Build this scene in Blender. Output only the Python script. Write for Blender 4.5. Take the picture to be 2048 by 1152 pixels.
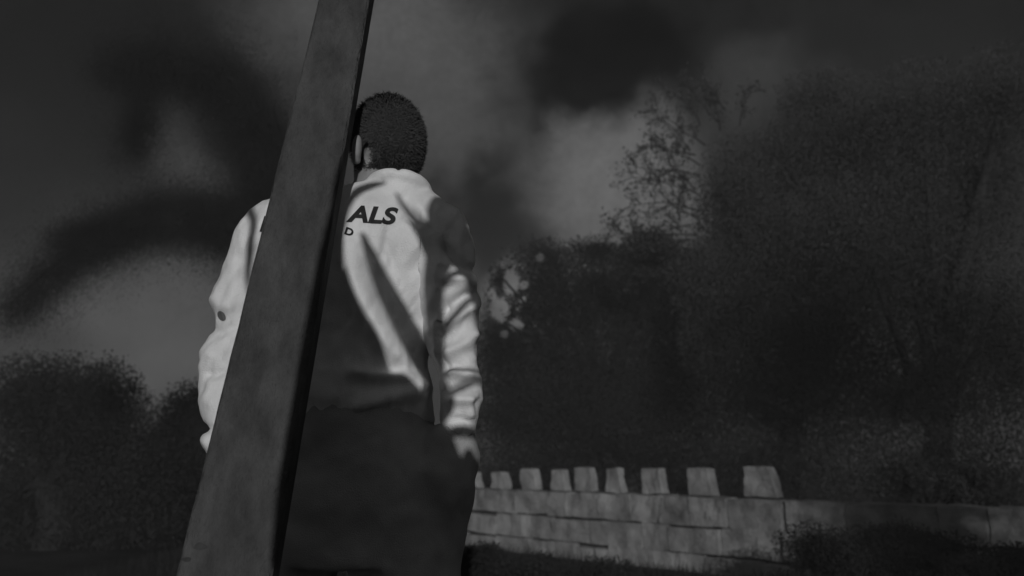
import bpy, bmesh, math, random
import numpy as np
from mathutils import Vector, Matrix, noise
from mathutils.bvhtree import BVHTree
R = math.radians
for o in list(bpy.data.objects): bpy.data.objects.remove(o)
SC = bpy.context.scene
COL = SC.collection

# ------------------------------------------------------------------ camera
F = 1593.0; PITCH = 12.5; CAMZ = 0.9
cam = bpy.data.cameras.new('camera'); camo = bpy.data.objects.new('camera', cam); COL.objects.link(camo)
cam.sensor_width = 36; cam.lens = 36*F/2048; cam.clip_end = 3000; cam.clip_start = 0.05
camo.location = (0, 0, CAMZ); camo.rotation_euler = (R(90+PITCH), 0, 0)
cam.dof.use_dof = True; cam.dof.focus_distance = 1.65; cam.dof.aperture_fstop = 3.2
SC.camera = camo
SC.view_settings.view_transform = 'Standard'; SC.view_settings.look = 'None'
SC.view_settings.exposure = 0; SC.view_settings.gamma = 1; SC.view_settings.use_curve_mapping = False
SC.cycles.max_bounces = 5
cp, sp = math.cos(R(PITCH)), math.sin(R(PITCH))
def ray(x, y):
    u = (x-1024)/F; v = (576-y)/F
    return Vector((u, cp - v*sp, sp + v*cp))
def P(x, y, Y):                      # the point of the place seen in direction (x, y), Y metres ahead
    d = ray(x, y); return Vector((0, 0, CAMZ)) + d*(Y/d.y)

# ------------------------------------------------------------------ light
AZ, EL = -3.0, 13.0                 # low light from behind the camera
LD = Vector((math.sin(R(AZ))*math.cos(R(EL)), math.cos(R(AZ))*math.cos(R(EL)), -math.sin(R(EL))))
sun = bpy.data.lights.new('sun', 'SUN'); suno = bpy.data.objects.new('sun', sun); COL.objects.link(suno)
sun.energy = 2.05; sun.angle = R(0.5); sun.color = (1, 1, 1)
suno.rotation_euler = LD.to_track_quat('-Z', 'Y').to_euler(); suno.location = (-2, -6, 5)

# ------------------------------------------------------------------ sky (cloudy, grey, dim)
world = bpy.data.worlds.new('World'); SC.world = world; world.use_nodes = True
nt = world.node_tree; nt.nodes.clear(); N = nt.nodes.new; L = nt.links.new
def math_(op, a, b=None, c=None, clamp=False):
    n = N('ShaderNodeMath'); n.operation = op; n.use_clamp = clamp
    for i, s in enumerate((a, b, c)):
        if s is None: continue
        if isinstance(s, (int, float)): n.inputs[i].default_value = s
        else: L(s, n.inputs[i])
    return n.outputs[0]
out = N('ShaderNodeOutputWorld'); bg = N('ShaderNodeBackground')
sky = N('ShaderNodeTexSky'); sky.sky_type = 'NISHITA'; sky.sun_disc = False
sky.sun_elevation = R(EL); sky.sun_rotation = R(180+AZ); sky.dust_density = 3.0
bw = N('ShaderNodeRGBToBW'); L(sky.outputs[0], bw.inputs[0])
tc = N('ShaderNodeTexCoord')
def noise_(scale, detail, rough, vec, col=False):
    n = N('ShaderNodeTexNoise'); n.inputs['Scale'].default_value = scale; n.inputs['Detail'].default_value = detail
    n.inputs['Roughness'].default_value = rough; L(vec, n.inputs['Vector'])
    return n.outputs['Color' if col else 'Fac']
nv = noise_(5.5, 5, 0.55, tc.outputs['Generated'], True)
s1 = N('ShaderNodeVectorMath'); s1.operation = 'SUBTRACT'; L(nv, s1.inputs[0]); s1.inputs[1].default_value = (.5, .5, .5)
s2 = N('ShaderNodeVectorMath'); s2.operation = 'SCALE'; L(s1.outputs[0], s2.inputs[0]); s2.inputs['Scale'].default_value = 0.26
s3 = N('ShaderNodeVectorMath'); s3.operation = 'ADD'; L(tc.outputs['Generated'], s3.inputs[0]); L(s2.outputs[0], s3.inputs[1])
WARP = s3.outputs[0]
# bright openings (+) and dark clouds (-): centre direction, angular radius x / y, amount
BLOBS = [  # (x, y, rx, ry, amount)
 (890, 210, 220, 330, .052), (1240, 405, 200, 150, .085), (1130, 420, 240, 150, .034), (800, -60, 280, 260, .028),
 (330, 610, 230, 160, .060), (390, 340, 150, 100, .040), (620, 70, 150, 170, .040), (1480, 190, 190, 100, .030),
 (1930, 330, 130, 130, .010), (1330, 330, 130, 100, .02), (1030, 590, 105, 120, .15),
 (1195, 180, 225, 125, -.056), (985, 405, 120, 100, -.085), (1000, 20, 120, 100, -.01)]
tot = None
for (bx, by, rx, ry, am) in BLOBS:
    c = ray(bx, by).normalized()
    dd = N('ShaderNodeVectorMath'); dd.operation = 'SUBTRACT'; L(WARP, dd.inputs[0]); dd.inputs[1].default_value = c
    m = N('ShaderNodeVectorMath'); m.operation = 'MULTIPLY'; L(dd.outputs[0], m.inputs[0])
    m.inputs[1].default_value = (F/rx, F/ry, F/ry)
    ln = N('ShaderNodeVectorMath'); ln.operation = 'LENGTH'; L(m.outputs[0], ln.inputs[0])
    mr = N('ShaderNodeMapRange'); mr.interpolation_type = 'SMOOTHERSTEP'; L(ln.outputs['Value'], mr.inputs[0])
    mr.inputs[1].default_value = 1.6; mr.inputs[2].default_value = 0.1; mr.inputs[3].default_value = 0; mr.inputs[4].default_value = am
    tot = mr.outputs[0] if tot is None else math_('ADD', tot, mr.outputs[0])
fine = noise_(16.0, 8, 0.75, tc.outputs['Generated'])
grit = noise_(150.0, 3, 0.8, tc.outputs['Generated'])
fmul = math_('MULTIPLY', math_('MULTIPLY_ADD', fine, 0.7, 0.65), math_('MULTIPLY_ADD', grit, 0.7, 0.65))
mott = math_('MULTIPLY', math_('MAXIMUM', math_('SUBTRACT', noise_(4.0, 7, 0.62, WARP), 0.42), 0.0), 0.022)
base = math_('MULTIPLY', math_('ADD', math_('ADD', math_('SMOOTH_MAX', tot, 0.0, 0.045), mott), -0.004), fmul)
skyn = math_('MULTIPLY_ADD', bw.outputs[0], 0.012, 0.94)          # faint gradient of the real sky under the clouds
comb = math_('MULTIPLY', base, skyn)
sx = N('ShaderNodeSeparateXYZ'); L(tc.outputs['Generated'], sx.inputs[0])
glow = N('ShaderNodeMapRange'); glow.interpolation_type = 'SMOOTHSTEP'; L(sx.outputs['Y'], glow.inputs[0])   # paler sky behind the viewer
glow.inputs[1].default_value = .35; glow.inputs[2].default_value = -.6; glow.inputs[3].default_value = 0; glow.inputs[4].default_value = .085
comb2 = math_('ADD', comb, glow.outputs[0])
cc = N('ShaderNodeCombineColor')
for i in range(3): L(comb2, cc.inputs[i])
L(cc.outputs[0], bg.inputs['Color']); bg.inputs['Strength'].default_value = 1.0
L(bg.outputs[0], out.inputs['Surface'])

# ------------------------------------------------------------------ helpers
def mat(name, g, rough=0.9, var=0.3, scale=8.0, bump=0.0, bscale=60.0, detail=6, spec=0.2, stretch=(1,1,1), trans=0.0):
    m = bpy.data.materials.new(name); m.use_nodes = True; t = m.node_tree; b = t.nodes['Principled BSDF']
    b.inputs['Roughness'].default_value = rough; b.inputs['Specular IOR Level'].default_value = spec
    tc = t.nodes.new('ShaderNodeTexCoord'); mp = t.nodes.new('ShaderNodeMapping'); mp.inputs['Scale'].default_value = stretch
    t.links.new(tc.outputs['Object'], mp.inputs[0])
    n = t.nodes.new('ShaderNodeTexNoise'); n.inputs['Scale'].default_value = scale; n.inputs['Detail'].default_value = detail
    n.inputs['Roughness'].default_value = .65; t.links.new(mp.outputs[0], n.inputs['Vector'])
    mr = t.nodes.new('ShaderNodeMapRange'); mr.inputs[1].default_value = .3; mr.inputs[2].default_value = .7
    mr.inputs[3].default_value = g*(1-var); mr.inputs[4].default_value = g*(1+var)
    t.links.new(n.outputs['Fac'], mr.inputs[0]); t.links.new(mr.outputs[0], b.inputs['Base Color'])
    if bump:
        n2 = t.nodes.new('ShaderNodeTexNoise'); n2.inputs['Scale'].default_value = bscale; n2.inputs['Detail'].default_value = 8
        t.links.new(mp.outputs[0], n2.inputs['Vector'])
        bp = t.nodes.new('ShaderNodeBump'); bp.inputs['Strength'].default_value = bump; bp.inputs['Distance'].default_value = .01
        t.links.new(n2.outputs['Fac'], bp.inputs['Height']); t.links.new(bp.outputs[0], b.inputs['Normal'])
    return m
M = dict(
 wood=mat('weathered_wood', .066, .9, .42, 14, .9, 140, stretch=(1.4,1.4,.6), detail=9),
 cloth=mat('pale_fabric', .68, .5, .08, 14, .3, 350, spec=.5),
 print=mat('dark_print', .022, .7, .2, 40),
 trousers=mat('dark_fabric', .36, .95, .12, 12, .4, 400, spec=.05),
 skin=mat('skin', .25, .6, .1, 20, .1, 200),
 hair=mat('hair', .060, .8, .15, 60, spec=.1),
 stone=mat('stone', .21, .95, .62, 2.1, 1.0, 30, detail=10),
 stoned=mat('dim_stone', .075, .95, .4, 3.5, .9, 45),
 joint=mat('mortar', .05, .95, .3, 8),
 ground=mat('soil', .028, 1, .5, 1.2, .8, 12, spec=.0),
 grass=mat('grass', .035, .9, .4, 3, spec=.05),
 leaf=mat('dark_leaf', .040, .9, .3, .9, spec=.03),
 leaf2=mat('mid_leaf', .075, .9, .3, 1.3, spec=.05),
 leaf4=mat('shade_leaf', .080, .9, .2, .9, spec=.03),
 leaf3=mat('pale_leaf', .05, .8, .5, 2.5, spec=.1),
 needle=mat('needle_leaf', .045, .9, .4, 2, spec=.0),
 bark=mat('bark', .024, .95, .4, 6, .8, 40, stretch=(1,1,.3), spec=.05),
 shoe=mat('shoe_leather', .03, .5, .2, 10),
)
def leafy(m, f=.45):
    t = m.node_tree; b = t.nodes['Principled BSDF']; o = t.nodes['Material Output']
    tr = t.nodes.new('ShaderNodeBsdfTranslucent'); mx = t.nodes.new('ShaderNodeMixShader'); mx.inputs[0].default_value = f
    t.links.new(b.inputs['Base Color'].links[0].from_socket, tr.inputs['Color'])
    t.links.new(b.outputs[0], mx.inputs[1]); t.links.new(tr.outputs[0], mx.inputs[2]); t.links.new(mx.outputs[0], o.inputs['Surface'])
for k in ('leaf', 'leaf2', 'leaf3', 'leaf4', 'needle', 'grass'): leafy(M[k])
def link(name, verts, faces, m, root=None, smooth=False):
    me = bpy.data.meshes.new(name)
    off = root.location if root else Vector((0,0,0))
    v = np.asarray([tuple(p) for p in verts], dtype=np.float64) - np.array(off)
    me.from_pydata(v.tolist(), [], [tuple(f) for f in faces]); me.materials.append(m)
    if smooth: me.polygons.foreach_set('use_smooth', [True]*len(me.polygons))
    o = bpy.data.objects.new(name, me); COL.objects.link(o)
    if root: o.parent = root
    return o
def fast_link(name, v, nper, m, root=None, smooth=False):   # v: (n*nper,3) separate polygons
    n = len(v)//nper
    me = bpy.data.meshes.new(name); v = v - np.array(root.location if root else (0,0,0))
    me.vertices.add(len(v)); me.vertices.foreach_set('co', v.astype(np.float32).ravel())
    me.loops.add(len(v)); me.loops.foreach_set('vertex_index', np.arange(len(v), dtype=np.int32))
    me.polygons.add(n); me.polygons.foreach_set('loop_start', np.arange(0, len(v), nper, dtype=np.int32))
    me.polygons.foreach_set('loop_total', np.full(n, nper, dtype=np.int32))
    me.materials.append(m); me.update(calc_edges=True); me.validate()
    o = bpy.data.objects.new(name, me); COL.objects.link(o)
    if root: o.parent = root
    return o
def thing(name, loc, label, cat, group=None):
    o = bpy.data.objects.new(name, None); COL.objects.link(o); o.location = loc; o.empty_display_size = .1
    o['label'] = label; o['category'] = cat
    if group: o['group'] = group
    bpy.context.view_layer.update()
    return o
def struct(o): o['kind'] = 'structure'; return o

def loft(rings, seg=28, e=2.0):
    """rings: (centre, rx, ry, axis dir) -> closed verts, faces. Ring plane perpendicular to axis."""
    V, Fc = [], []
    for i, (c, rx, ry, ax) in enumerate(rings):
        ax = Vector(ax).normalized()
        X = Vector((1,0,0)) - ax*ax.x
        if X.length < .2: X = Vector((0,1,0)) - ax*ax.y
        X.normalize(); Y = ax.cross(X)
        for k in range(seg):
            a = 2*math.pi*k/seg; ca, sa = math.cos(a), math.sin(a)
            px = math.copysign(abs(ca)**(2/e), ca); py = math.copysign(abs(sa)**(2/e), sa)
            V.append(Vector(c) + X*px*rx + Y*py*ry)
    for i in range(len(rings)-1):
        for k in range(seg):
            a = i*seg+k; b = i*seg+(k+1)%seg
            Fc.append((a, b, b+seg, a+seg))
    Fc.append(tuple(range(seg))[::-1]); n = (len(rings)-1)*seg; Fc.append(tuple(n+k for k in range(seg)))
    return V, Fc
def catmull(pts, n=6):
    out = []; p = [np.array(q, float) for q in pts]; p = [2*p[0]-p[1]] + p + [2*p[-1]-p[-2]]
    for i in range(1, len(p)-2):
        for k in range(n):
            t = k/n
            out.append(.5*((2*p[i]) + (-p[i-1]+p[i+1])*t + (2*p[i-1]-5*p[i]+4*p[i+1]-p[i+2])*t*t + (-p[i-1]+3*p[i]-3*p[i+1]+p[i+2])*t**3))
    out.append(p[-2]); return out
def tube(path, seg=16, n=5):
    """path: list of (x,y,z,r); rounded ends"""
    q = catmull(path, n); rings = []
    for i, a in enumerate(q):
        t = q[min(i+1, len(q)-1)][:3] - q[max(i-1, 0)][:3]
        rings.append((a[:3], max(a[3], .0015), max(a[3], .0015), t))
    def cap(r, s):
        c, rr, _, t = r; t = Vector(t).normalized(); o = []
        for h in (.5, .85): o.append((Vector(c)+t*s*rr*h, rr*math.sqrt(1-h*h), rr*math.sqrt(1-h*h), t))
        return o
    rings = cap(rings[0], -1)[::-1] + rings + cap(rings[-1], 1)
    return loft(rings, seg)
def ell(c, rx, ry, rz, seg=20, rot=0):
    V, Fc = [], []; n = 12
    for i in range(n+1):
        ph = math.pi*(i+.001)/(n+.002)
        for k in range(seg):
            a = 2*math.pi*k/seg
            x, y, z = rx*math.sin(ph)*math.cos(a), ry*math.sin(ph)*math.sin(a), rz*math.cos(ph)
            V.append(Vector(c)+Vector((x*math.cos(rot)-y*math.sin(rot), x*math.sin(rot)+y*math.cos(rot), z)))
    for i in range(n):
        for k in range(seg):
            a = i*seg+k; b = i*seg+(k+1)%seg; Fc.append((a, a+seg, b+seg, b))
    Fc.append(tuple(range(seg))); Fc.append(tuple(n*seg+k for k in range(seg))[::-1])
    return V, Fc
def union(pieces, voxel, smooth=4, fac=.6):
    """pieces fused into ONE continuous surface"""
    V, Fc = [], []
    for v, f in pieces:
        o = len(V); V += list(v); Fc += [tuple(i+o for i in q) for q in f]
    me = bpy.data.meshes.new('tmp'); me.from_pydata([tuple(p) for p in V], [], Fc)
    bm = bmesh.new(); bm.from_mesh(me); bmesh.ops.recalc_face_normals(bm, faces=bm.faces); bm.to_mesh(me); bm.free()
    o = bpy.data.objects.new('tmp', me); COL.objects.link(o)
    r = o.modifiers.new('r', 'REMESH'); r.mode = 'VOXEL'; r.voxel_size = voxel
    s = o.modifiers.new('s', 'SMOOTH'); s.iterations = smooth; s.factor = fac
    dg = bpy.context.evaluated_depsgraph_get(); ev = o.evaluated_get(dg); m2 = bpy.data.meshes.new_from_object(ev)
    n = len(m2.vertices); co = np.empty(n*3); m2.vertices.foreach_get('co', co); no = np.empty(n*3); m2.vertices.foreach_get('normal', no)
    fs = [tuple(p.vertices) for p in m2.polygons]
    bpy.data.objects.remove(o); bpy.data.meshes.remove(me); bpy.data.meshes.remove(m2)
    return co.reshape(-1,3), no.reshape(-1,3), fs
def pix(co):                          # direction coordinates of points, used to lay folds where the cloth has them
    x, y, z = co[:,0], co[:,1], co[:,2]-CAMZ
    d = y*cp + z*sp; v = -y*sp + z*cp
    return 1024+F*x/d, 576-F*v/d
def dist_poly(px, py, pts):
    """distance to polyline and parameter"""
    best = np.full(px.shape, 1e9); side = np.zeros(px.shape); par = np.zeros(px.shape)
    for i in range(len(pts)-1):
        a = np.array(pts[i], float); b = np.array(pts[i+1], float); ab = b-a; l2 = ab@ab
        t = np.clip(((px-a[0])*ab[0]+(py-a[1])*ab[1])/l2, 0, 1)
        dx = px-(a[0]+t*ab[0]); dy = py-(a[1]+t*ab[1]); d = np.hypot(dx, dy)
        k = d < best; best[k] = d[k]; side[k] = np.sign(ab[0]*dy-ab[1]*dx)[k]; par[k] = ((i+t)/(len(pts)-1))[k]
    return best, side, par
def fbm(co, s, seed=0):
    return np.array([noise.fractal(Vector((p[0]*s+seed, p[1]*s, p[2]*s)), 1.0, 2.0, 3) for p in co])

# ------------------------------------------------------------------ ground
gv = []; nx = 60; GR = random.Random(3)
gx = [-60,-45] + [i*1.2-30 for i in range(51)] + [45,60]
gy = [-60,-40] + [i*1.0-20 for i in range(62)] + [50,60]
for y in gy:
    for x in gx:
        near = abs(x) < 31 and abs(y) < 42
        h = noise.noise(Vector((x*.25, y*.25, 0)))*.08 if near and y > 3 else 0
        if y > 13: h += min((y-13)*.03, .8) if near else .8
        gv.append((x, y, h if near or y > 41 else 0))
gf = [(j*len(gx)+i, j*len(gx)+i+1, (j+1)*len(gx)+i+1, (j+1)*len(gx)+i) for j in range(len(gy)-1) for i in range(len(gx)-1)]
struct(link('ground', gv, gf, M['ground'], smooth=True))

# ------------------------------------------------------------------ leaning timber post
def post():
    def c(x, y, Y): return P(x, y, Y)
    bl, br = c(350, 1152, 1.38), c(545, 1152, 1.39); tl, tr = c(636, 0, 1.65), c(738, 0, 1.655)
    k0, k1 = -1.0, 1.0
    def ext(b, t, z): return b + (t-b)*((z-b.z)/(t.z-b.z))
    root = thing('wooden_post', ext((bl+br)/2, (tl+tr)/2, 0), 'thick grey weathered timber post leaning in front of the person', 'post')
    V, Fc = [], []; n = 90; thick = .055; seg = [(0,0),(.5,0),(1,0)]
    prof = []                                                    # cross-section with chipped, rounded arrises
    for i in range(n+1):
        z = -.25 + 2.75*i/n
        a, b = ext(bl, tl, z), ext(br, tr, z); w = b-a; wl = w.length; w.normalize()
        nrm = w.cross((tl-bl).normalized()).normalized()
        if nrm.y < 0: nrm = -nrm
        ch = .005
        pts = []
        for s in np.linspace(0, 1, 9): pts.append((ch+(wl-2*ch)*s, 0))
        pts += [(wl, ch), (wl, thick-ch), (wl-ch, thick), (ch, thick), (0, thick-ch), (0, ch)]
        for k, (u, t) in enumerate(pts):
            p = a + w*u + nrm*t
            e = noise.fractal(Vector((u*6, t*6+k*.3, z*9)), 1, 2, 4)*.0022
            if k in (0, 8, 9, 14): e += abs(noise.noise(Vector((k*7., 2, z*22))))*.005
            V.append(p + nrm*e + w*(e*.6 if k < 1 else -e*.6 if k in (8, 9) else 0))
    m = 15
    for i in range(n):
        for k in range(m): a = i*m+k; b = i*m+(k+1)%m; Fc.append((a, b, b+m, a+m))
    Fc.append(tuple(range(m))[::-1]); Fc.append(tuple(n*m+k for k in range(m)))
    me = link('post_shaft', V, Fc, M['wood'], root, False)
    bm = bmesh.new(); bm.from_mesh(me.data); bmesh.ops.recalc_face_normals(bm, faces=bm.faces); bm.to_mesh(me.data); bm.free()
    # dark knots
    for (x, y, r) in ((478, 812, .011), (395, 1098, .014), (372, 1120,.008)):
        t = (1152-y)/1152; Y = 1.38+.27*t
        c0 = P(x, y, Y-.002); v, f = ell(c0+Vector((0,.0015,0)), r, .0022, r*.55); v = [p_+Vector((noise.noise(p_*90), 0, noise.noise(p_*80+Vector((5,0,0)))))*r*.45 for p_ in v]
        link('knot', v, f, M['knot'], root, True)
M['knot'] = mat('knot_wood', .045, .9, .3, 60, .5, 80)
post()

# ------------------------------------------------------------------ person
def person():
    base = Vector((P(700, 700, 1.78).x, 1.78, 0))
    root = thing('person', base, 'person seen from behind in pale long-sleeved top with dark print and baggy dark trousers', 'person')
    def q(x, y, Y, r): p = P(x, y, Y); return (p.x, p.y, p.z, r)
    # ---------------- body: one continuous surface
    hc = P(769, 299, 1.80); nk = P(782, 370, 1.79); sh = P(735, 440, 1.79)
    S = []
    hr = .62                                                    # head turned to the left
    S.append(ell(hc+Vector((0, 0, .012)), .076, .096, .108, rot=hr))
    fd = Vector((-math.sin(hr), math.cos(hr), 0)); sd = Vector((math.cos(hr), math.sin(hr), 0))
    S.append(ell(hc+fd*.035-Vector((0,0,.055)), .055, .062, .062, rot=hr))      # jaw
    S.append(ell(hc+fd*.103-Vector((0,0,.012)), .012, .018, .026, rot=hr))      # nose
    S.append(ell(hc+fd*.094-Vector((0,0,.052)), .022, .012, .008, rot=hr))      # mouth
    for s in (-1, 1):
        S.append(ell(hc+fd*.088+sd*s*.032+Vector((0,0,.012)), .015, .010, .009, rot=hr))
        S.append(ell(hc+sd*s*(.092 if s < 0 else .058)-fd*.048-Vector((0,0,.034)), .012, .021, .033, rot=hr+s*.35))   # ears
        S.append(ell(hc+sd*s*(.089 if s < 0 else .056)-fd*.042-Vector((0,0,.060)), .010, .013, .013, rot=hr))
    S.append(tube([(hc.x-.012, hc.y, hc.z-.05, .062), (nk.x-.022, nk.y, nk.z, .064), (sh.x, sh.y, sh.z, .07)]))
    tz = [(1.46,.11,.07),(1.40,.165,.095),(1.28,.165,.105),(1.12,.14,.095),(1.0,.155,.105),(.90,.165,.11)]
    S.append(loft([(Vector((base.x, 1.79, z)), rx, ry, (0,0,1)) for z, rx, ry in tz], 24))
    arms = {
     'R': [q(868,455,1.76,.05), q(905,560,1.76,.043), q(916,660,1.76,.037), q(916,760,1.74,.033), q(921,835,1.73,.025), q(922,866,1.73,.027)],
     'L': [q(535,455,1.80,.05), q(490,570,1.80,.043), q(466,690,1.80,.037), q(458,780,1.76,.033), q(462,865,1.73,.025), q(468,900,1.73,.027)]}
    for k, a in arms.items():
        S.append(tube(a))
        w = Vector(a[-1][:3]); s = 1 if k == 'R' else -1
        # palm and five curled fingers slipping into the pocket
        S.append(tube([(w.x, w.y, w.z+.01, .026), (w.x-.004*s, w.y+.004, w.z-.035, .027), (w.x-.012*s, w.y+.01, w.z-.07, .024)]))
        for i in range(4):
            ln = (.062, .072, .068, .052)[i]; oy = -.027+.018*i
            b = Vector((w.x-.012*s, w.y+.012+oy, w.z-.075))
            S.append(tube([(b.x, b.y, b.z+.015, .0088), (b.x-.006*s, b.y, b.z-ln*.45, .0084), (b.x-.020*s, b.y+.004, b.z-ln*.8, .0078), (b.x-.034*s, b.y+.006, b.z-ln, .007)], 10, 4))
        S.append(tube([(w.x-.002*s, w.y-.012, w.z-.015, .012), (w.x-.012*s, w.y-.024, w.z-.040, .0105), (w.x-.022*s, w.y-.022, w.z-.066, .009)], 10, 4))
    for s in (-1, 1):
        x = base.x+s*.10
        S.append(tube([(x, 1.79, .93, .09), (x+s*.02, 1.79, .75, .078), (x+s*.03, 1.80, .5, .055), (x+s*.035, 1.78, .3, .05), (x+s*.04, 1.77, .1, .036)]))
        S.append(tube([(x+s*.04, 1.76, .07, .035), (x+s*.045, 1.86, .045, .033), (x+s*.05, 1.95, .035, .025)]))
    co, no, fs = union(S, .0055, 3, .5)
    link('body', co, fs, M['skin'], root, True)
    # ---------------- hair: cap plus thousands of short strands
    capc = hc + Vector((0,0,.010)) - fd*.008
    V, Fc = ell(capc, .084, .100, .114, 40, hr)
    keep = []
    V2 = []
    for v in V:
        d = v-capc; n_ = noise.fractal(d*30, 1, 2, 3)*.004
        V2.append(v + d.normalized()*n_)
    def hairy(p):
        d = p-capc; f = d.dot(fd); z = d.z; s = abs(d.dot(sd))
        if f > .055 and z < .045: return False
        if f > .01 and z < -.02: return False
        if abs(f+.040) < .019 and abs(z+.052) < .026 and d.dot(sd) < -.055: return False
        return z > -.112
    for f in Fc:
        c = sum((V2[i] for i in f), Vector())/len(f)
        if len(f) == 4 and hairy(c) or (len(f) > 4 and c.z > capc.z): keep.append(f)
    hair = link('hair', V2, keep, M['hair'], root, True)
    rng = np.random.default_rng(5); tri = []
    for i in range(60000):
        d = Vector(rng.normal(size=3)).normalized()
        p = capc + Vector((d.dot(Vector((1,0,0)))*.0, 0, 0))
        l = Vector((d.dot(sd)*.084, d.dot(fd)*.100, d.z*.114)); p = capc + sd*l.x + fd*l.y + Vector((0,0,l.z))
        if not hairy(p): continue
        nr = (p-capc).normalized(); t = Vector(rng.normal(size=3)); t = (t - nr*t.dot(nr)).normalized()
        ln = .007+.011*rng.random() + (.006*max(0, d.z) if rng.random() < .25 else 0)
        tip = p + nr*ln*(.2+.6*rng.random()) + t*ln*1.0; w = nr.cross(t)*.0007
        mid = (p+tip)/2 + nr*.0015
        tri += [p, mid+w, tip, mid-w]
    hs = fast_link('hair_strands', np.array([tuple(t) for t in tri]), 4, M['hair'], root); hs.parent = hair; hs.location = (0,0,0)
    # ---------------- top
    S = []
    tor = [(905,.155,.10,0,1.80),(850,.185,.112,0,1.80),(800,.187,.122,0,1.79),(740,.172,.118,0,1.79),(640,.180,.124,0,1.79),(560,.188,.130,0,1.79),(500,.192,.130,0,1.785),
           (455,.19,.122,3,1.785),(425,.165,.105,16,1.785),(400,.12,.085,36,1.785),(380,.078,.07,66,1.785)]
    rings = []
    for (y, rx, ry, dx, Y) in tor[1:]:
        c = P(702+dx, y, Y); rings.append((c, rx, ry, (0, 0, 1)))
    S.append(loft(rings, 40, 2.3))
    sl = {
     'R': [q(838,450,1.78,.085), q(878,475,1.76,.072), q(898,540,1.755,.064), q(908,600,1.75,.057), q(911,670,1.75,.047), q(914,722,1.74,.041), q(922,762,1.735,.044), q(918,815,1.73,.040), q(917,848,1.73,.035)],
     'L': [q(590,455,1.80,.085), q(538,470,1.80,.074), q(512,520,1.80,.066), q(489,590,1.80,.065), q(480,650,1.80,.060), q(464,710,1.79,.061), q(460,770,1.77,.060), q(457,820,1.75,.052), q(460,850,1.74,.046), q(452,880,1.735,.046)]}
    for k in sl: S.append(tube(sl[k], 24, 6))
    # collar: a soft stand-up ring
    cv = []
    cc_ = P(797, 388, 1.775)
    for i in range(33):
        a = 2*math.pi*i/32; cv.append((cc_.x+math.cos(a)*.066, cc_.y+math.sin(a)*.064, cc_.z+.010-.016*math.sin(a)-math.cos(a)*.004, .015))
    S.append(tube(cv, 10, 1))
    S.append(loft([(P(775, 420, 1.78), .10, .085, (0,0,1)), (P(792, 392, 1.777), .078, .074, (0,0,1)), (P(797, 382, 1.777), .072, .068, (0,0,1))], 32))
    co, no, fs = union(S, .006, 6, .6)
    # folds
    X, Y = pix(co); d = np.zeros(len(co)); back = (no[:,1] < .35)
    arm = ((X > 884) & (Y > 470)) | (X < 545)
    tb = back & ~arm
    def ridge(pts, h, w, mask, wl=None, taper=True):
        nonlocal d
        D, s, t = dist_poly(X, Y, pts); ww = np.where(s > 0, w, wl if wl else w)
        tp = np.clip(np.minimum(t, 1-t)*5+.15, 0, 1) if taper else 1
        d += np.where(mask, h*np.exp(-(D/ww)**2)*tp, 0)
    ridge([(690,470),(704,540),(726,610),(764,680),(828,752)], .030, 20, tb, 34)
    ridge([(800,440),(838,520),(856,600),(872,680),(892,760)], .022, 22, tb, 44)
    ridge([(735,500),(770,590),(812,670),(864,742)], -.020, 26, tb)
    ridge([(690,742),(760,752),(830,760)], .020, 14, tb, 10)
    ridge([(690,812),(760,800),(870,770)], .018, 16, tb)
    ridge([(795,392),(822,425),(850,455)], -.010, 12, tb)
    ridge([(832,400),(848,430),(857,460)], .008, 10, tb)
    ridge([(742,392),(748,415),(725,440)], .005, 12, tb)
    ridge([(810,440),(832,480),(842,520)], .004, 14, tb)
    ridge([(760,470),(790,520),(800,560)], -.006, 9, tb)
    ra = (X > 875) & (Y > 440)
    ridge([(875,480),(910,520),(958,545)], -0.021, 8, ra); ridge([(885,555),(925,560),(955,585)], 0.018, 10, ra)
    ridge([(880,625),(915,600),(960,575)], -0.017, 10, ra); ridge([(885,660),(920,630),(955,600)], 0.018, 10, ra)
    ridge([(885,715),(925,690),(950,655)], 0.018, 12, ra); ridge([(880,735),(915,728),(945,742)], -.010, 12, ra)
    ridge([(895,745),(930,750),(960,765)], 0.021, 9, ra); ridge([(890,790),(925,775),(960,755)], -0.012, 9, ra)
    ridge([(900,800),(930,800),(955,785)], 0.015, 10, ra); ridge([(905,838),(940,842)], -0.009, 6, ra); ridge([(935,790),(938,840)], 0.012, 8, ra)
    la = (X < 560)
    ridge([(505,420),(488,470),(478,540)], -.010, 16, la); ridge([(530,430),(505,500),(485,580)], .010, 10, la)
    ridge([(420,590),(440,612),(470,620)], .008, 14, la); ridge([(415,655),(440,662),(475,650)], -.008, 10, la)
    ridge([(405,745),(430,750),(455,738)], -.010, 9, la); ridge([(400,700),(430,700)], .007, 18, la)
    ridge([(398,800),(430,805)], .006, 22, la); ridge([(400,858),(430,858)], -.012, 9, la); ridge([(400,880),(425,885)], .006, 10, la)
    d += fbm(co, 8, 2)*.008 + fbm(co, 24, 7)*.0022 + fbm(co@np.array([[1,.2,.5],[0,.3,0],[-.45,0,.22]]), 26, 4)*.0055
    d += (.35-np.abs(fbm(co@np.array([[1,.2,.4],[0,.4,0],[-.35,0,.4]]), 17, 31)))*.007
    d *= np.clip((Y-365)/60, .15, 1)
    co = co + no*d[:,None]
    for _ in range(1):
        pass
    top = link('long_sleeved_top', co, fs, M['cloth'], root, True)
    bvh = BVHTree.FromPolygons([Vector(c) for c in co], fs)
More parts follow.
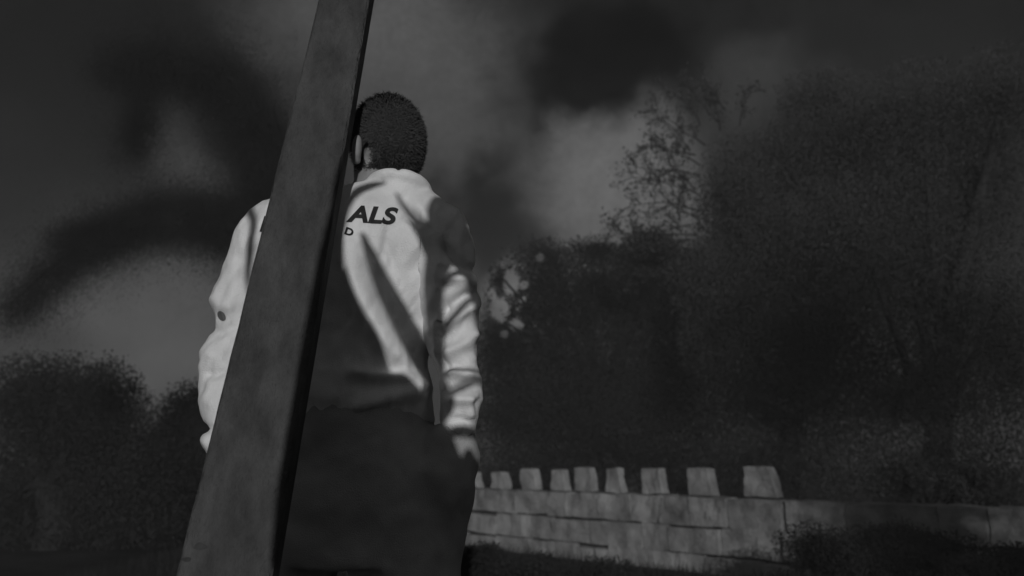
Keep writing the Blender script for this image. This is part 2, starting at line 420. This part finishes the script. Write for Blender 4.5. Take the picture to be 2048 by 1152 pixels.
    # ---------------- printed letters lying on the cloth
    def letters(txt, x0, y0, x1, y1, shear, name):
        cu = bpy.data.curves.new('t', 'FONT'); cu.body = txt; cu.shear = shear; cu.offset = .040; cu.space_character = 1.02
        ob = bpy.data.objects.new('t', cu); COL.objects.link(ob)
        me = bpy.data.meshes.new_from_object(ob.evaluated_get(bpy.context.evaluated_depsgraph_get()))
        bpy.data.objects.remove(ob)
        bm = bmesh.new(); bm.from_mesh(me); 
        bmesh.ops.triangulate(bm, faces=bm.faces)
        for _ in range(3):
            bmesh.ops.subdivide_edges(bm, edges=[e for e in bm.edges if e.calc_length() > .10], cuts=1)
            bmesh.ops.triangulate(bm, faces=bm.faces)
        xs = [v.co.x for v in bm.verts]; ys = [v.co.y for v in bm.verts]
        mx, Mx, my, My = min(xs), max(xs), min(ys), max(ys)
        V = []
        for v in bm.verts:
            fx = (v.co.x-mx)/(Mx-mx); fy = (v.co.y-my)/(My-my)
            px_ = x0+(x1-x0)*fx; py_ = y1+(y0-y1)*fy + 6*(fx-.5)
            r_ = ray(px_, py_).normalized(); h = bvh.ray_cast(Vector((0,0,CAMZ)), r_)
            p = h[0] if h[0] else P(px_, py_, 1.66)
            V.append(p - r_*.0015)
        f = [tuple(v.index for v in fc.verts) for fc in bm.faces]
        bm.verts.index_update(); o = link(name, V, f, M['print'], root, False); o.parent = top; bm.free()
        return o
    letters('ALS', 692, 412, 797, 447, .28, 'printed_word')
    letters('D', 688, 455, 707, 471, .28, 'printed_letter')
    letters('E', 519, 433, 556, 466, .22, 'printed_letter')
    # small darker patch on the left sleeve
    V, Fc = [], []
    for k in range(14):
        a = 2*math.pi*k/14; x = 443+8*math.cos(a)+3*math.sin(a); y = 632+10*math.sin(a)
        h = bvh.ray_cast(Vector((0,0,CAMZ)), ray(x, y).normalized())
        V.append((h[0] if h[0] else P(x, y, 1.75)) - ray(x, y).normalized()*.002)
    o = link('sleeve_patch', V, [tuple(range(14))], M['patch'], root); o.parent = top
    # ---------------- trousers
    S = []
    hip = [(770,.165,.105),(800,.172,.112),(850,.185,.12),(910,.20,.13),(980,.215,.14),(1060,.21,.14),(1130,.20,.135)]
    S.append(loft([(P(700, y, 1.795), rx, ry, (0,0,1)) for y, rx, ry in hip], 36, 2.4))
    for s in (-1, 1):
        x = base.x+s*.12
        S.append(tube([(x, 1.80, .84, .125), (x+s*.015, 1.80, .68, .125), (x+s*.02, 1.81, .5, .115), (x+s*.025, 1.79, .3, .11), (x+s*.03, 1.78, .1, .105)], 24))
    S.append(tube([q(898,893,1.745,.058), q(892,960,1.755,.072), q(884,1040,1.78,.066), q(870,1120,1.79,.05)], 20))
    S.append(tube([q(505,900,1.77,.050), q(500,960,1.77,.068), q(510,1040,1.78,.066), q(525,1120,1.79,.05)], 20))
    co, no, fs = union(S, .008, 8, .6)
    d = fbm(co, 5, 11)*.016 + fbm(co, 14, 3)*.006; co = co + no*d[:,None]
    link('baggy_trousers', co, fs, M['trousers'], root, True)
    for s in (-1, 1):
        x = base.x+s*.155
        co, no, fs = union([tube([(x, 1.74, .055, .05), (x, 1.83, .055, .05), (x, 1.93, .045, .04), (x, 1.99, .035, .03)])], .008, 4)
        co[:,2] = np.maximum(co[:,2], .003); link('shoe', co, fs, M['shoe'], root, True)
M['patch'] = mat('grey_patch', .12, .8, .2, 50)
person()

# ------------------------------------------------------------------ stone wall with upright blocks
WA, WB = P(1660, 990, 6.3), P(905, 990, 9.9)
def wall_pt(x):                       # where direction x meets the wall line
    # solve WA + t(WB-WA) with X/Yc = (x-1024)/F
    k = (x-1024)/F*cp
    A, B = WA, WB; t = (A.x-k*A.y)/((k*(B.y-A.y))-(B.x-A.x)); return t
def stone_wall():
    a = Vector((WA.x, WA.y, 0)); b = Vector((WB.x, WB.y, 0)); ext = (a-b).normalized()
    a2 = a+ext*5.5; b2 = b-ext*2.5
    root = thing('stone_wall', (a2+b2)/2, 'pale low wall of large stone blocks with upright blocks on top, right of the person', 'wall')
    u = (b2-a2).normalized(); n = Vector((-u.y, u.x, 0)); Lw = (b2-a2).length
    if n.y > 0: n = -n                                             # toward the camera
    rnd = random.Random(8); V, Fc = [], []
    def block(s0, s1, z0, z1, dpt=.30, jit=.012, skew=0, n_=7):
        bm = bmesh.new(); bmesh.ops.create_cube(bm, size=1)
        bmesh.ops.subdivide_edges(bm, edges=bm.edges, cuts=n_, use_grid_fill=True)
        off = len(V); pr = rnd.uniform(-jit, jit); sd_ = rnd.random()*90
        for v in bm.verts:
            x, y, z = v.co; m_ = max(abs(x), abs(y), abs(z))
            cnt = sum(1 for c in (x, y, z) if abs(c) > .46)
            sh_ = .005 if cnt >= 2 else 0
            px_ = (s0+s1)/2 + x*(s1-s0-2*sh_); pz = (z0+z1)/2 + z*(z1-z0-2*sh_)
            if skew: px_ -= (.5-z)*skew*(.5-x) 
            p = a2 + u*px_ + n*(-y*dpt + pr) + Vector((0,0,pz))
            e = noise.fractal(Vector((p.x*5+sd_, p.y*5, p.z*5)), 1, 2, 3)*.026
            V.append(p + n*e + Vector((0,0,e*.5)) + u*e*.3)
        bm.faces.ensure_lookup_table()
        for f in bm.faces: Fc.append(tuple(v.index+off for v in f.verts))
        bm.free()
    ztop = .63; zs = [ztop, ztop-.245, ztop-.475, ztop-.70, ztop-.93]
    for c in range(4):
        s = -rnd.random()*.4
        while s < Lw:
            l = rnd.uniform(.26, .66); j = rnd.uniform(-.012, .012)
            dz = rnd.uniform(-.03,.014) if c else 0; block(s+.002, s+l-.002, zs[c+1]+rnd.uniform(-.006,.012), zs[c]-.003+dz, jit=.018); s += l
    w = link('wall_body', V, Fc, M['stone'], root)
    V.clear(); Fc.clear()
    # mortar core a little behind the faces
    q0, q1 = a2+u*.02, b2-u*.02
    cv = [q0+n*.09+Vector((0,0,-.3)), q1+n*.09+Vector((0,0,-.3)), q1-n*.09+Vector((0,0,-.3)), q0-n*.09+Vector((0,0,-.3))]
    cv += [p+Vector((0,0,.3+ztop-.02)) for p in cv]
    link('mortar_core', cv, [(0,1,2,3),(4,7,6,5),(0,4,5,1),(1,5,6,2),(2,6,7,3),(3,7,4,0)], M['joint'], root)
    # uprights: (left px, right px, height)
    for (x0, x1, h, tone) in ((1490,1550,.225,0),(1376,1428,.215,0),(1285,1332,.215,0),(1213,1248,.215,0),(1152,1192,.215,0),(1106,1137,.20,1),(1044,1080,.20,1),(985,1018,.17,1),(948,966,.16,1)):
        s0 = (P(x1, 990, 1)*0).x
        def s_of(x):
            t = wall_pt(x); p = WA+(WB-WA)*t; return (Vector((p.x, p.y, 0))-a2).dot(u)
        sa, sb = sorted((s_of(x0+3), s_of(x1-7)))
        block(sa, sb, ztop+.004, ztop+h*1.12, dpt=.10, jit=.004, skew=.07 if x0 > 1450 else .045, n_=6)
        link('upright_block', V, Fc, M['stone'], root); V.clear(); Fc.clear()
    return a2, u, n, Lw
a2, u_, n_, Lw = stone_wall()

# second, dimmer ledge behind
def ledge():
    c = P(1220, 925, 12.5); root = thing('stone_ledge', (c.x, c.y, 0), 'dim low stone ledge behind the upright wall blocks', 'ledge')
    V, Fc = [], []; n = 26
    for i in range(n+1):
        x = 1100+250*i/n; y = 914-10*math.sin(math.pi*i/n); p = P(x, y, 12.5+.0*i)
        for (dz, dy) in ((0,0),(0,.5),(-1.4,.5),(-1.4,0)):
            V.append(p+Vector((0, dy, dz+noise.noise(Vector((i*.7,dz,dy)))*.03)))
    for i in range(n):
        for k in range(4): a = i*4+k; b = i*4+(k+1)%4; Fc.append((a, b, b+4, a+4))
    Fc += [(0,1,2,3), (n*4+3, n*4+2, n*4+1, n*4)]
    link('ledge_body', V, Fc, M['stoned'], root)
ledge()

# ------------------------------------------------------------------ foliage
def leaves(centers, size, rng, aspect=.5, droop=None):
    n = len(centers); d = rng.normal(size=(n,3)); 
    if droop is not None: d = d*.45 + droop
    d /= np.linalg.norm(d, axis=1)[:,None]
    r = rng.normal(size=(n,3)); w = np.cross(d, r); w /= np.linalg.norm(w, axis=1)[:,None]
    s = (size*(.6+.8*rng.random(n)))[:,None]; out = np.empty((n,4,3))
    out[:,0] = centers-d*s; out[:,1] = centers+w*s*aspect; out[:,2] = centers+d*s; out[:,3] = centers-w*s*aspect
    return out.reshape(-1,3)
def blob_points(blobs, n, rng, shell=.55, lump=.35, freq=1.6):
    """points in lumpy ellipsoids: blobs (centre, rx, ry, rz)"""
    vol = np.array([b[1]*b[3] for b in blobs]); cnt = (vol/vol.sum()*n).astype(int); P_ = []
    for (c, rx, ry, rz), k in zip(blobs, cnt):
        d = rng.normal(size=(k,3)); d /= np.linalg.norm(d, axis=1)[:,None]
        r = shell+(1-shell)*rng.random(k)
        # clumps: several lobes on each crown
        lob = rng.normal(size=(14,3)); lob /= np.linalg.norm(lob, axis=1)[:,None]
        near = (d@lob.T).max(axis=1); r = r*(1-lump+lump*np.clip((near-.55)/.4, 0, 1)**.7*1.35)
        r += rng.normal(size=k)*.05
        P_.append(np.array(c)+d*r[:,None]*np.array([rx, ry, rz]))
    return np.concatenate(P_)
def branch(path, seg=7): return tube(path, seg, 4)
def joined(name, pieces, m, root):
    V, Fc = [], []
    for v, f in pieces: o = len(V); V += list(v); Fc += [tuple(i+o for i in q) for q in f]
    return link(name, V, Fc, m, root, True)
def tree(blobpx, Y, trunkx, n, leaf, m, label, seed, name='tree', group=None, thick=.16, twigs=None, shell=.3, lump=.3, cat='tree', dy=1.0, gz=.3, gaps=()):
    """blobpx: crown lobes (x, y, rx, ry) seen at distance Y"""
    rng = np.random.default_rng(seed); rn = random.Random(seed)
    sc = Y/(F*cp)
    blobs = [(P(x, y, Y+rn.uniform(-.12,.12)*Y*.4*dy), rx*sc, max(rx, ry)*sc*.8, ry*sc) for x, y, rx, ry in blobpx]
    tb = P(trunkx, 900, Y); root = thing(name, (tb.x, tb.y, gz), label, cat, group)
    pts = blob_points(blobs, n, rng, shell, lump); pts = pts[pts[:,2] > gz+.02]
    gx_, gy_ = pix(pts)
    for (a, b, c, d_) in gaps:
        q_ = ((gx_-a)/c)**2+((gy_-b)/d_)**2; kk = (q_ > 1+.25*rng.normal(size=len(pts))) | (rng.random(len(pts)) < .03); pts = pts[kk]; gx_, gy_ = gx_[kk], gy_[kk]
    fast_link('crown', leaves(pts, leaf, rng), 4, m, root)
    pc = []; top = max(blobs, key=lambda b: b[0].z); h = top[0].z
    mid = Vector((tb.x+(top[0].x-tb.x)*.4, tb.y, gz+(h-gz)*.5))
    pc.append(branch([(tb.x, tb.y, gz-.2, thick*1.2), (tb.x+.03, tb.y, gz+.4, thick), (mid.x, mid.y, mid.z, thick*.7), (top[0].x, top[0].y, top[0].z, thick*.25)], 10))
    for b in blobs:
        f = rn.uniform(.3, .8); s = Vector((tb.x+(mid.x-tb.x)*f, tb.y, gz+(mid.z-gz)*f)); e = b[0]+Vector((rn.uniform(-.3,.3)*b[1], 0, b[3]*.4))
        m_ = (s+e)/2+Vector((0,0,.1*abs(e.x-s.x)))
        pc.append(branch([(*s, thick*.4), (*m_, thick*.25), (*e, thick*.08)]))
    joined('trunk', pc, M['bark'], root)
    if twigs:
        tp = []; lp = []
        for (x, y, ang, ln) in twigs:
            a = R(ang); s = P(x, y, Y-.2); L_ = ln*sc; cur = Vector(s); pth = [(*cur, .012)]
            for k in range(5):
                a += rn.uniform(-.35, .35); cur = cur+Vector((math.cos(a), rn.uniform(-.2,.2), math.sin(a)))*L_/5
                pth.append((*cur, .010-.0016*k))
                for q_ in range(2):
                    b = a+rn.choice((-1,1))*rn.uniform(.5, 1.1); e = cur+Vector((math.cos(b), rn.uniform(-.3,.3), math.sin(b)))*L_*rn.uniform(.15,.35)
                    tp.append(branch([(*cur, .006), (*((cur+e)/2+Vector((0,0,.02))), .005), (*e, .003)], 5))
                    for _ in range(20): lp.append(tuple(cur+(e-cur)*rn.uniform(.2,1.15)+Vector((rn.gauss(0,.045), rn.gauss(0,.05), rn.gauss(0,.045)))))
            tp.append(branch(pth, 5))
        tw = joined('twigs', tp, M['bark'], root)
        lo = fast_link('twig_leaves', leaves(np.array(lp), leaf*1.3, rng), 4, m, root); 
    return root

# far belt of woodland
tree([(1090,600,110,125),(1195,585,120,100),(1090,520,55,45),(1010,690,70,110),(1190,500,60,28),(1320,600,120,130),(1290,510,90,50),(1130,760,190,160),(1330,770,160,150),(1050,840,130,90),(1240,860,170,70),(1130,930,200,50),(1380,920,150,60),(1000,560,24,34)],
     12, 1180, 210000, .020, M['leaf'], 'dark broad tree with uneven round-lobed top behind the person\'s right arm', 21, shell=.2, lump=.35, gz=.1, gaps=((1022,565,18,28),(1000,620,20,26),(1032,650,17,14),(1048,570,9,10),(1008,668,10,9),(1080,515,12,10),(1045,600,8,8),(985,590,8,14)))
tree([(1500,520,130,170),(1470,400,95,130),(1620,640,190,220),(1560,800,210,150),(1450,640,90,140),(1400,560,60,90),(1560,330,120,80),(1680,300,150,130),(1640,200,110,70),(1560,930,190,70)],
     10, 1560, 240000, .017, M['leaf2'], 'tall bushy tree with fine bare-tipped twigs reaching toward the bright sky opening', 22,
     twigs=[(1400,330,150,120),(1400,420,165,150),(1395,470,190,150),(1390,380,130,130),(1400,250,120,110),(1440,260,75,90),(1390,500,200,140),(1380,450,175,90),(1400,350,170,130),(1400,390,140,140),(1390,310,160,90),(1380,480,165,130),(1360,440,120,90),(1410,290,150,120),(1330,490,140,90),(1400,440,155,160),(1450,220,120,90),(1480,250,95,90),(1420,230,100,100),(1350,500,160,100),(1380,300,110,110),(1340,480,150,120)], shell=.1, lump=.3, gz=.1)
tree([(1850,560,190,230),(1950,380,150,190),(1780,380,150,190),(2020,700,160,240),(1830,800,220,140),(1680,470,120,150),(1830,230,160,110),(2010,200,130,130),(1860,950,240,80)],
     9, 1850, 230000, .016, M['leaf4'], 'tall dark tree filling the far right edge of the view', 23, shell=.1, lump=.3, gz=.1)
# rounded crowns at lower left
tree([(140,860,150,150),(60,800,120,95),(200,830,90,110),(80,1020,200,160),(250,1000,120,160),(100,1130,240,80)],
     9, 120, 120000, .018, M['leaf'], 'dark round-topped tree low at the left edge', 24, group=None, shell=.25, lump=.12, gz=.05)
tree([(380,850,75,85),(440,840,80,85),(350,950,100,120),(520,900,140,120),(430,1050,160,140)],
     10, 430, 110000, .018, M['leaf'], 'low dark rounded tree between the left-hand tree and the timber post', 25, shell=.25, lump=.12, gz=.05)

# fine drooping boughs, upper left
def drooping():
    Y = 7.0; rng = np.random.default_rng(31); sc = Y/(F*cp)
    tb = P(560, 900, Y); root = thing('weeping_tree', (tb.x, tb.y, .1), 'dark tree behind the post with long arching boughs drooping left', 'tree')
    boughs = [  # path, half-width, weight
     ([(560,420),(548,310),(520,220),(460,130),(380,85),(310,110),(275,200),(268,290)], 120, 1.6),
     ([(545,420),(530,330),(510,250),(470,170),(410,130),(300,100),(200,130)], 95, 1.3),
     ([(540,450),(480,440),(400,430),(300,425),(200,470),(110,530),(20,610)], 90, 1.25),
     ([(500,440),(420,410),(330,410),(240,440),(120,470)], 70, 1.0),
     ([(545,300),(540,360),(530,410)], 55, .7),
    ]
    pcs = []; pts = []; T = branch
    pcs.append(T([(tb.x, tb.y, -.1, .17), (tb.x+.05, tb.y, 1.2, .14), (*P(562,560,Y), .11), (*P(560,330,Y), .08), (*P(540,220,Y), .04)], 10))
    for path, hw, wt in boughs:
        p3 = [P(x, y, Y+.1*i*(1 if path[0][0] > 550 else -1)) for i, (x, y) in enumerate(path)]
        n = len(p3); pcs.append(T([(*p, .045*(1-i/n)**1.5+.003) for i, p in enumerate(p3)], 7))
        q_ = catmull([tuple(p) for p in p3], 10); m = len(q_)
        for i, c in enumerate(q_):
            f = i/m; k = int(2600*wt*(1-.3*f)); w = hw*sc*(1-.35*f)
            g = rng.normal(size=(k,3))*(.35+.65*rng.random((k,1)))*np.array([w*.62, w*.8, w*.62]); g[:,2] -= np.abs(rng.normal(size=k))*w*.35
            pts.append(c+g)
    pts = np.concatenate(pts)
    dr = np.tile(np.array([-.35,0,-1.0]), (len(pts),1))
    joined('trunk', pcs, M['bark'], root)
    fast_link('crown', leaves(pts, .013, rng, .09, dr), 4, M['needle'], root)
drooping()

# shrubs in front of the wall
def shrub(x, y, rx, ry, Y, n, leaf, m, label, seed, group=None, cat='shrub'):
    rng = np.random.default_rng(seed); sc = Y/(F*cp); c = P(x, y, Y)
    root = thing('shrub', (c.x, c.y, 0), label, cat, group)
    bl = [(c+Vector((rng.uniform(-.8,.8)*rx*sc, rng.uniform(-.2,.2), rng.uniform(-1.2,.35)*ry*sc)), rx*sc*rng.uniform(.25,.5), .25, ry*sc*rng.uniform(.3,.6)) for _ in range(14)]
    p = blob_points(bl, n, rng, .1, .3); p = p[p[:,2] > .0]
    fast_link('foliage', leaves(p, leaf, rng, .35), 4, m, root)
    st = []
    for i in range(9):
        e = p[rng.integers(len(p))]; st.append(tube([(c.x+rng.uniform(-.1,.1), c.y, -.02, .009), ((c.x+e[0])/2, c.y, max(.02, e[2]*.4), .007), (e[0], e[1], e[2], .003)], 5, 3))
    joined('stem', st, M['bark'], root)
shrub(1000,1125,110,62,6.2,11000,.018,M['leaf'],'dark low shrub at the wall foot just right of the trousers',41)
shrub(1160,1160,110,52,5.6,9000,.017,M['leaf'],'dark shrub at the bottom edge under the middle of the wall',42)
shrub(1330,1180,100,44,5.2,7000,.016,M['leaf'],'small dark shrub at the bottom edge, second to the right of the trousers',43)
shrub(1500,1170,120,34,5.2,7500,.016,M['leaf'],'flat dark shrub at the bottom edge below the rightmost upright block',44)
shrub(1790,1090,170,80,5.2,50000,.011,M['leaf'],'wide dark shrub in front of the fading right end of the stone wall',45)
shrub(1900,965,90,60,6.8,16000,.018,M['leaf3'],'pale leafy shrub glowing faintly at the lower right',46)
shrub(2010,1130,130,70,4.6,36000,.010,M['leaf'],'dark shrub in the bottom right corner',47)

# grass between camera and wall
def grass():
    rng = np.random.default_rng(9); n = 26000
    x = rng.uniform(-3.5, 6, n); y = rng.uniform(3.2, 9.5, n)
    z = np.array([noise.noise(Vector((a*.25, b*.25, 0)))*.08 if b > 3 else 0 for a, b in zip(x, y)])
    h = .05+.09*rng.random(n); lean = rng.normal(size=(n,2))*.03; w = rng.normal(size=(n,2)); w /= np.linalg.norm(w,axis=1)[:,None]; w *= .004
    v = np.empty((n,3,3)); v[:,0] = np.stack([x-w[:,0], y-w[:,1], z-.01], 1); v[:,1] = np.stack([x+w[:,0], y+w[:,1], z-.01], 1)
    v[:,2] = np.stack([x+lean[:,0], y+lean[:,1], z+h], 1)
    o = fast_link('grass', v.reshape(-1,3), 3, M['grass']); o['kind'] = 'stuff'; o['label'] = 'dark short grass in front of the stone wall'; o['category'] = 'grass'
grass()

# ------------------------------------------------------------------ unseen limbs added behind the camera, shaped to cast shadow bands on the person
def add_shade_limbs():
    def S(x, y, r, Yp=1.67, t=1.95): p = P(x, y, Yp) - LD*t; return (p.x, p.y, p.z, r)
    b = S(790, 1150, .19); root = thing('shade_limbs', (b[0], b[1], 0), 'added tree-like limbs behind the viewer, shaped to shade the person', 'tree')
    pc = [
     tube([(b[0], b[1], -.1, .17), S(805,1150,.150), S(805,1060,.150), S(805,980,.140), S(798,910,.12), S(780,860,.105), S(780,815,.09), S(790,800,.06)], 14),
     tube([S(850,815,.04), S(780,802,.032), S(725,798,.034), S(705,800,.025)], 10),
     tube([S(692,870,.022), S(686,810,.024), S(686,750,.024), S(684,700,.014)], 8),
     tube([S(750,800,.045), S(745,750,.038), S(728,690,.036), S(712,640,.022), S(700,590,.010), S(694,550,.003)], 10),
     tube([S(712,800,.03), S(708,740,.026), S(703,690,.018), S(699,640,.008)], 8),
     tube([S(632,1150,.028), S(636,1040,.028), S(646,900,.024), S(656,800,.024), S(665,720,.023), S(672,650,.021), S(676,590,.018), S(680,540,.012), S(684,490,.007), S(687,440,.002)], 8),
     tube([S(912,440,.03), S(942,465,.022), S(966,520,.015), S(968,590,.008)], 8),
     tube([S(700,1140,.05), S(700,900,.035), S(712,800,.03)], 8),
     tube([S(920,1140,.06), S(924,1040,.05), S(934,980,.042), S(940,930,.032), S(938,900,.012)], 8),
     tube([S(872,800,.04), S(868,745,.022), S(848,700,.027), S(812,645,.027), S(774,580,.022), S(746,520,.015), S(726,475,.005)], 10),
     tube([S(850,830,.04), S(872,760,.018), S(869,640,.021), S(867,560,.024), S(884,490,.036), S(893,440,.044), S(900,390,.048), S(925,330,.03), S(930,250,.02)], 10),
     tube([S(868,866,.010), S(915,856,.013), S(962,852,.010)], 6),
     tube([S(686,480,.006), S(695,410,.009), S(712,372,.013), S(738,354,.012), S(765,346,.005)], 8),
     tube([S(905,450,.03), S(930,520,.020), S(950,570,.013), S(960,630,.004)], 8),
     tube([S(790,372,.003), S(808,400,.007), S(828,425,.010), S(850,452,.014), S(870,480,.012)], 6),
     tube([S(812,432,.002), S(835,455,.008), S(858,500,.012)], 6),
     tube([S(380,220,.012), S(450,330,.012), S(490,405,.010), S(489,460,.011), S(484,520,.008), S(480,560,.003)], 8),
     tube([S(870,675,.009), S(912,620,.009), S(960,560,.007)], 6),
     tube([S(870,575,.007), S(903,548,.009), S(940,510,.008)], 6),
     tube([S(870,738,.008), S(912,735,.007), S(965,728,.006)], 6),
     tube([S(876,792,.007), S(922,768,.008), S(965,745,.006)], 6),
    ]
    joined('trunk', pc, M['bark'], root)
add_shade_limbs()
def add_wall_shade():                       # unseen leaf mass, added behind the viewer to dim the right of the wall
    rng = np.random.default_rng(77); root = thing('wall_shade_leaves', (4.3, -4.5, 0), 'added leaf mass behind the viewer on the right, dimming the wall', 'tree')
    bl = [(Vector((3.28,-4.5,2.9)), .72, 1.3, 1.3), (Vector((5.6,-4.6,3.2)), 1.1, 1.0, 1.6), (Vector((4.3,-4.3,5.1)), 1.7, 1.2, 1.1), (Vector((4.4,-4.4,1.9)), 1.1, 1.0, .6)]
    fast_link('crown', leaves(blob_points(bl, 30000, rng, .1, .3), .035, rng), 4, M['leaf'], root)
    joined('trunk', [tube([(4.3,-4.5,-.2,.2),(4.4,-4.5,1.5,.16),(4.7,-4.5,3.5,.1),(4.5,-4.5,5,.04)], 12)], M['bark'], root)
add_wall_shade()

# ------------------------------------------------------------------ thin mist added to lift the dark tones
def haze():
    x0, x1, y0, y1, z0, z1 = -61, 61, -61, 61, -1.3, 8.8
    V = [(x,y,z) for x in (x0,x1) for y in (y0,y1) for z in (z0,z1)]
    Fc = [(0,1,3,2),(4,6,7,5),(0,4,5,1),(2,3,7,6),(0,2,6,4),(1,5,7,3)]
    m = bpy.data.materials.new('mist'); m.use_nodes = True; t = m.node_tree; t.nodes.clear()
    o = t.nodes.new('ShaderNodeOutputMaterial'); v = t.nodes.new('ShaderNodeVolumePrincipled')
    v.inputs['Density'].default_value = .0060; v.inputs['Color'].default_value = (.9,.9,.9,1); t.links.new(v.outputs[0], o.inputs['Volume'])
    h = link('haze', V, Fc, m); h['kind'] = 'stuff'; h['label'] = 'thin grey mist added to lift the dark tones'; h['category'] = 'mist'
haze()
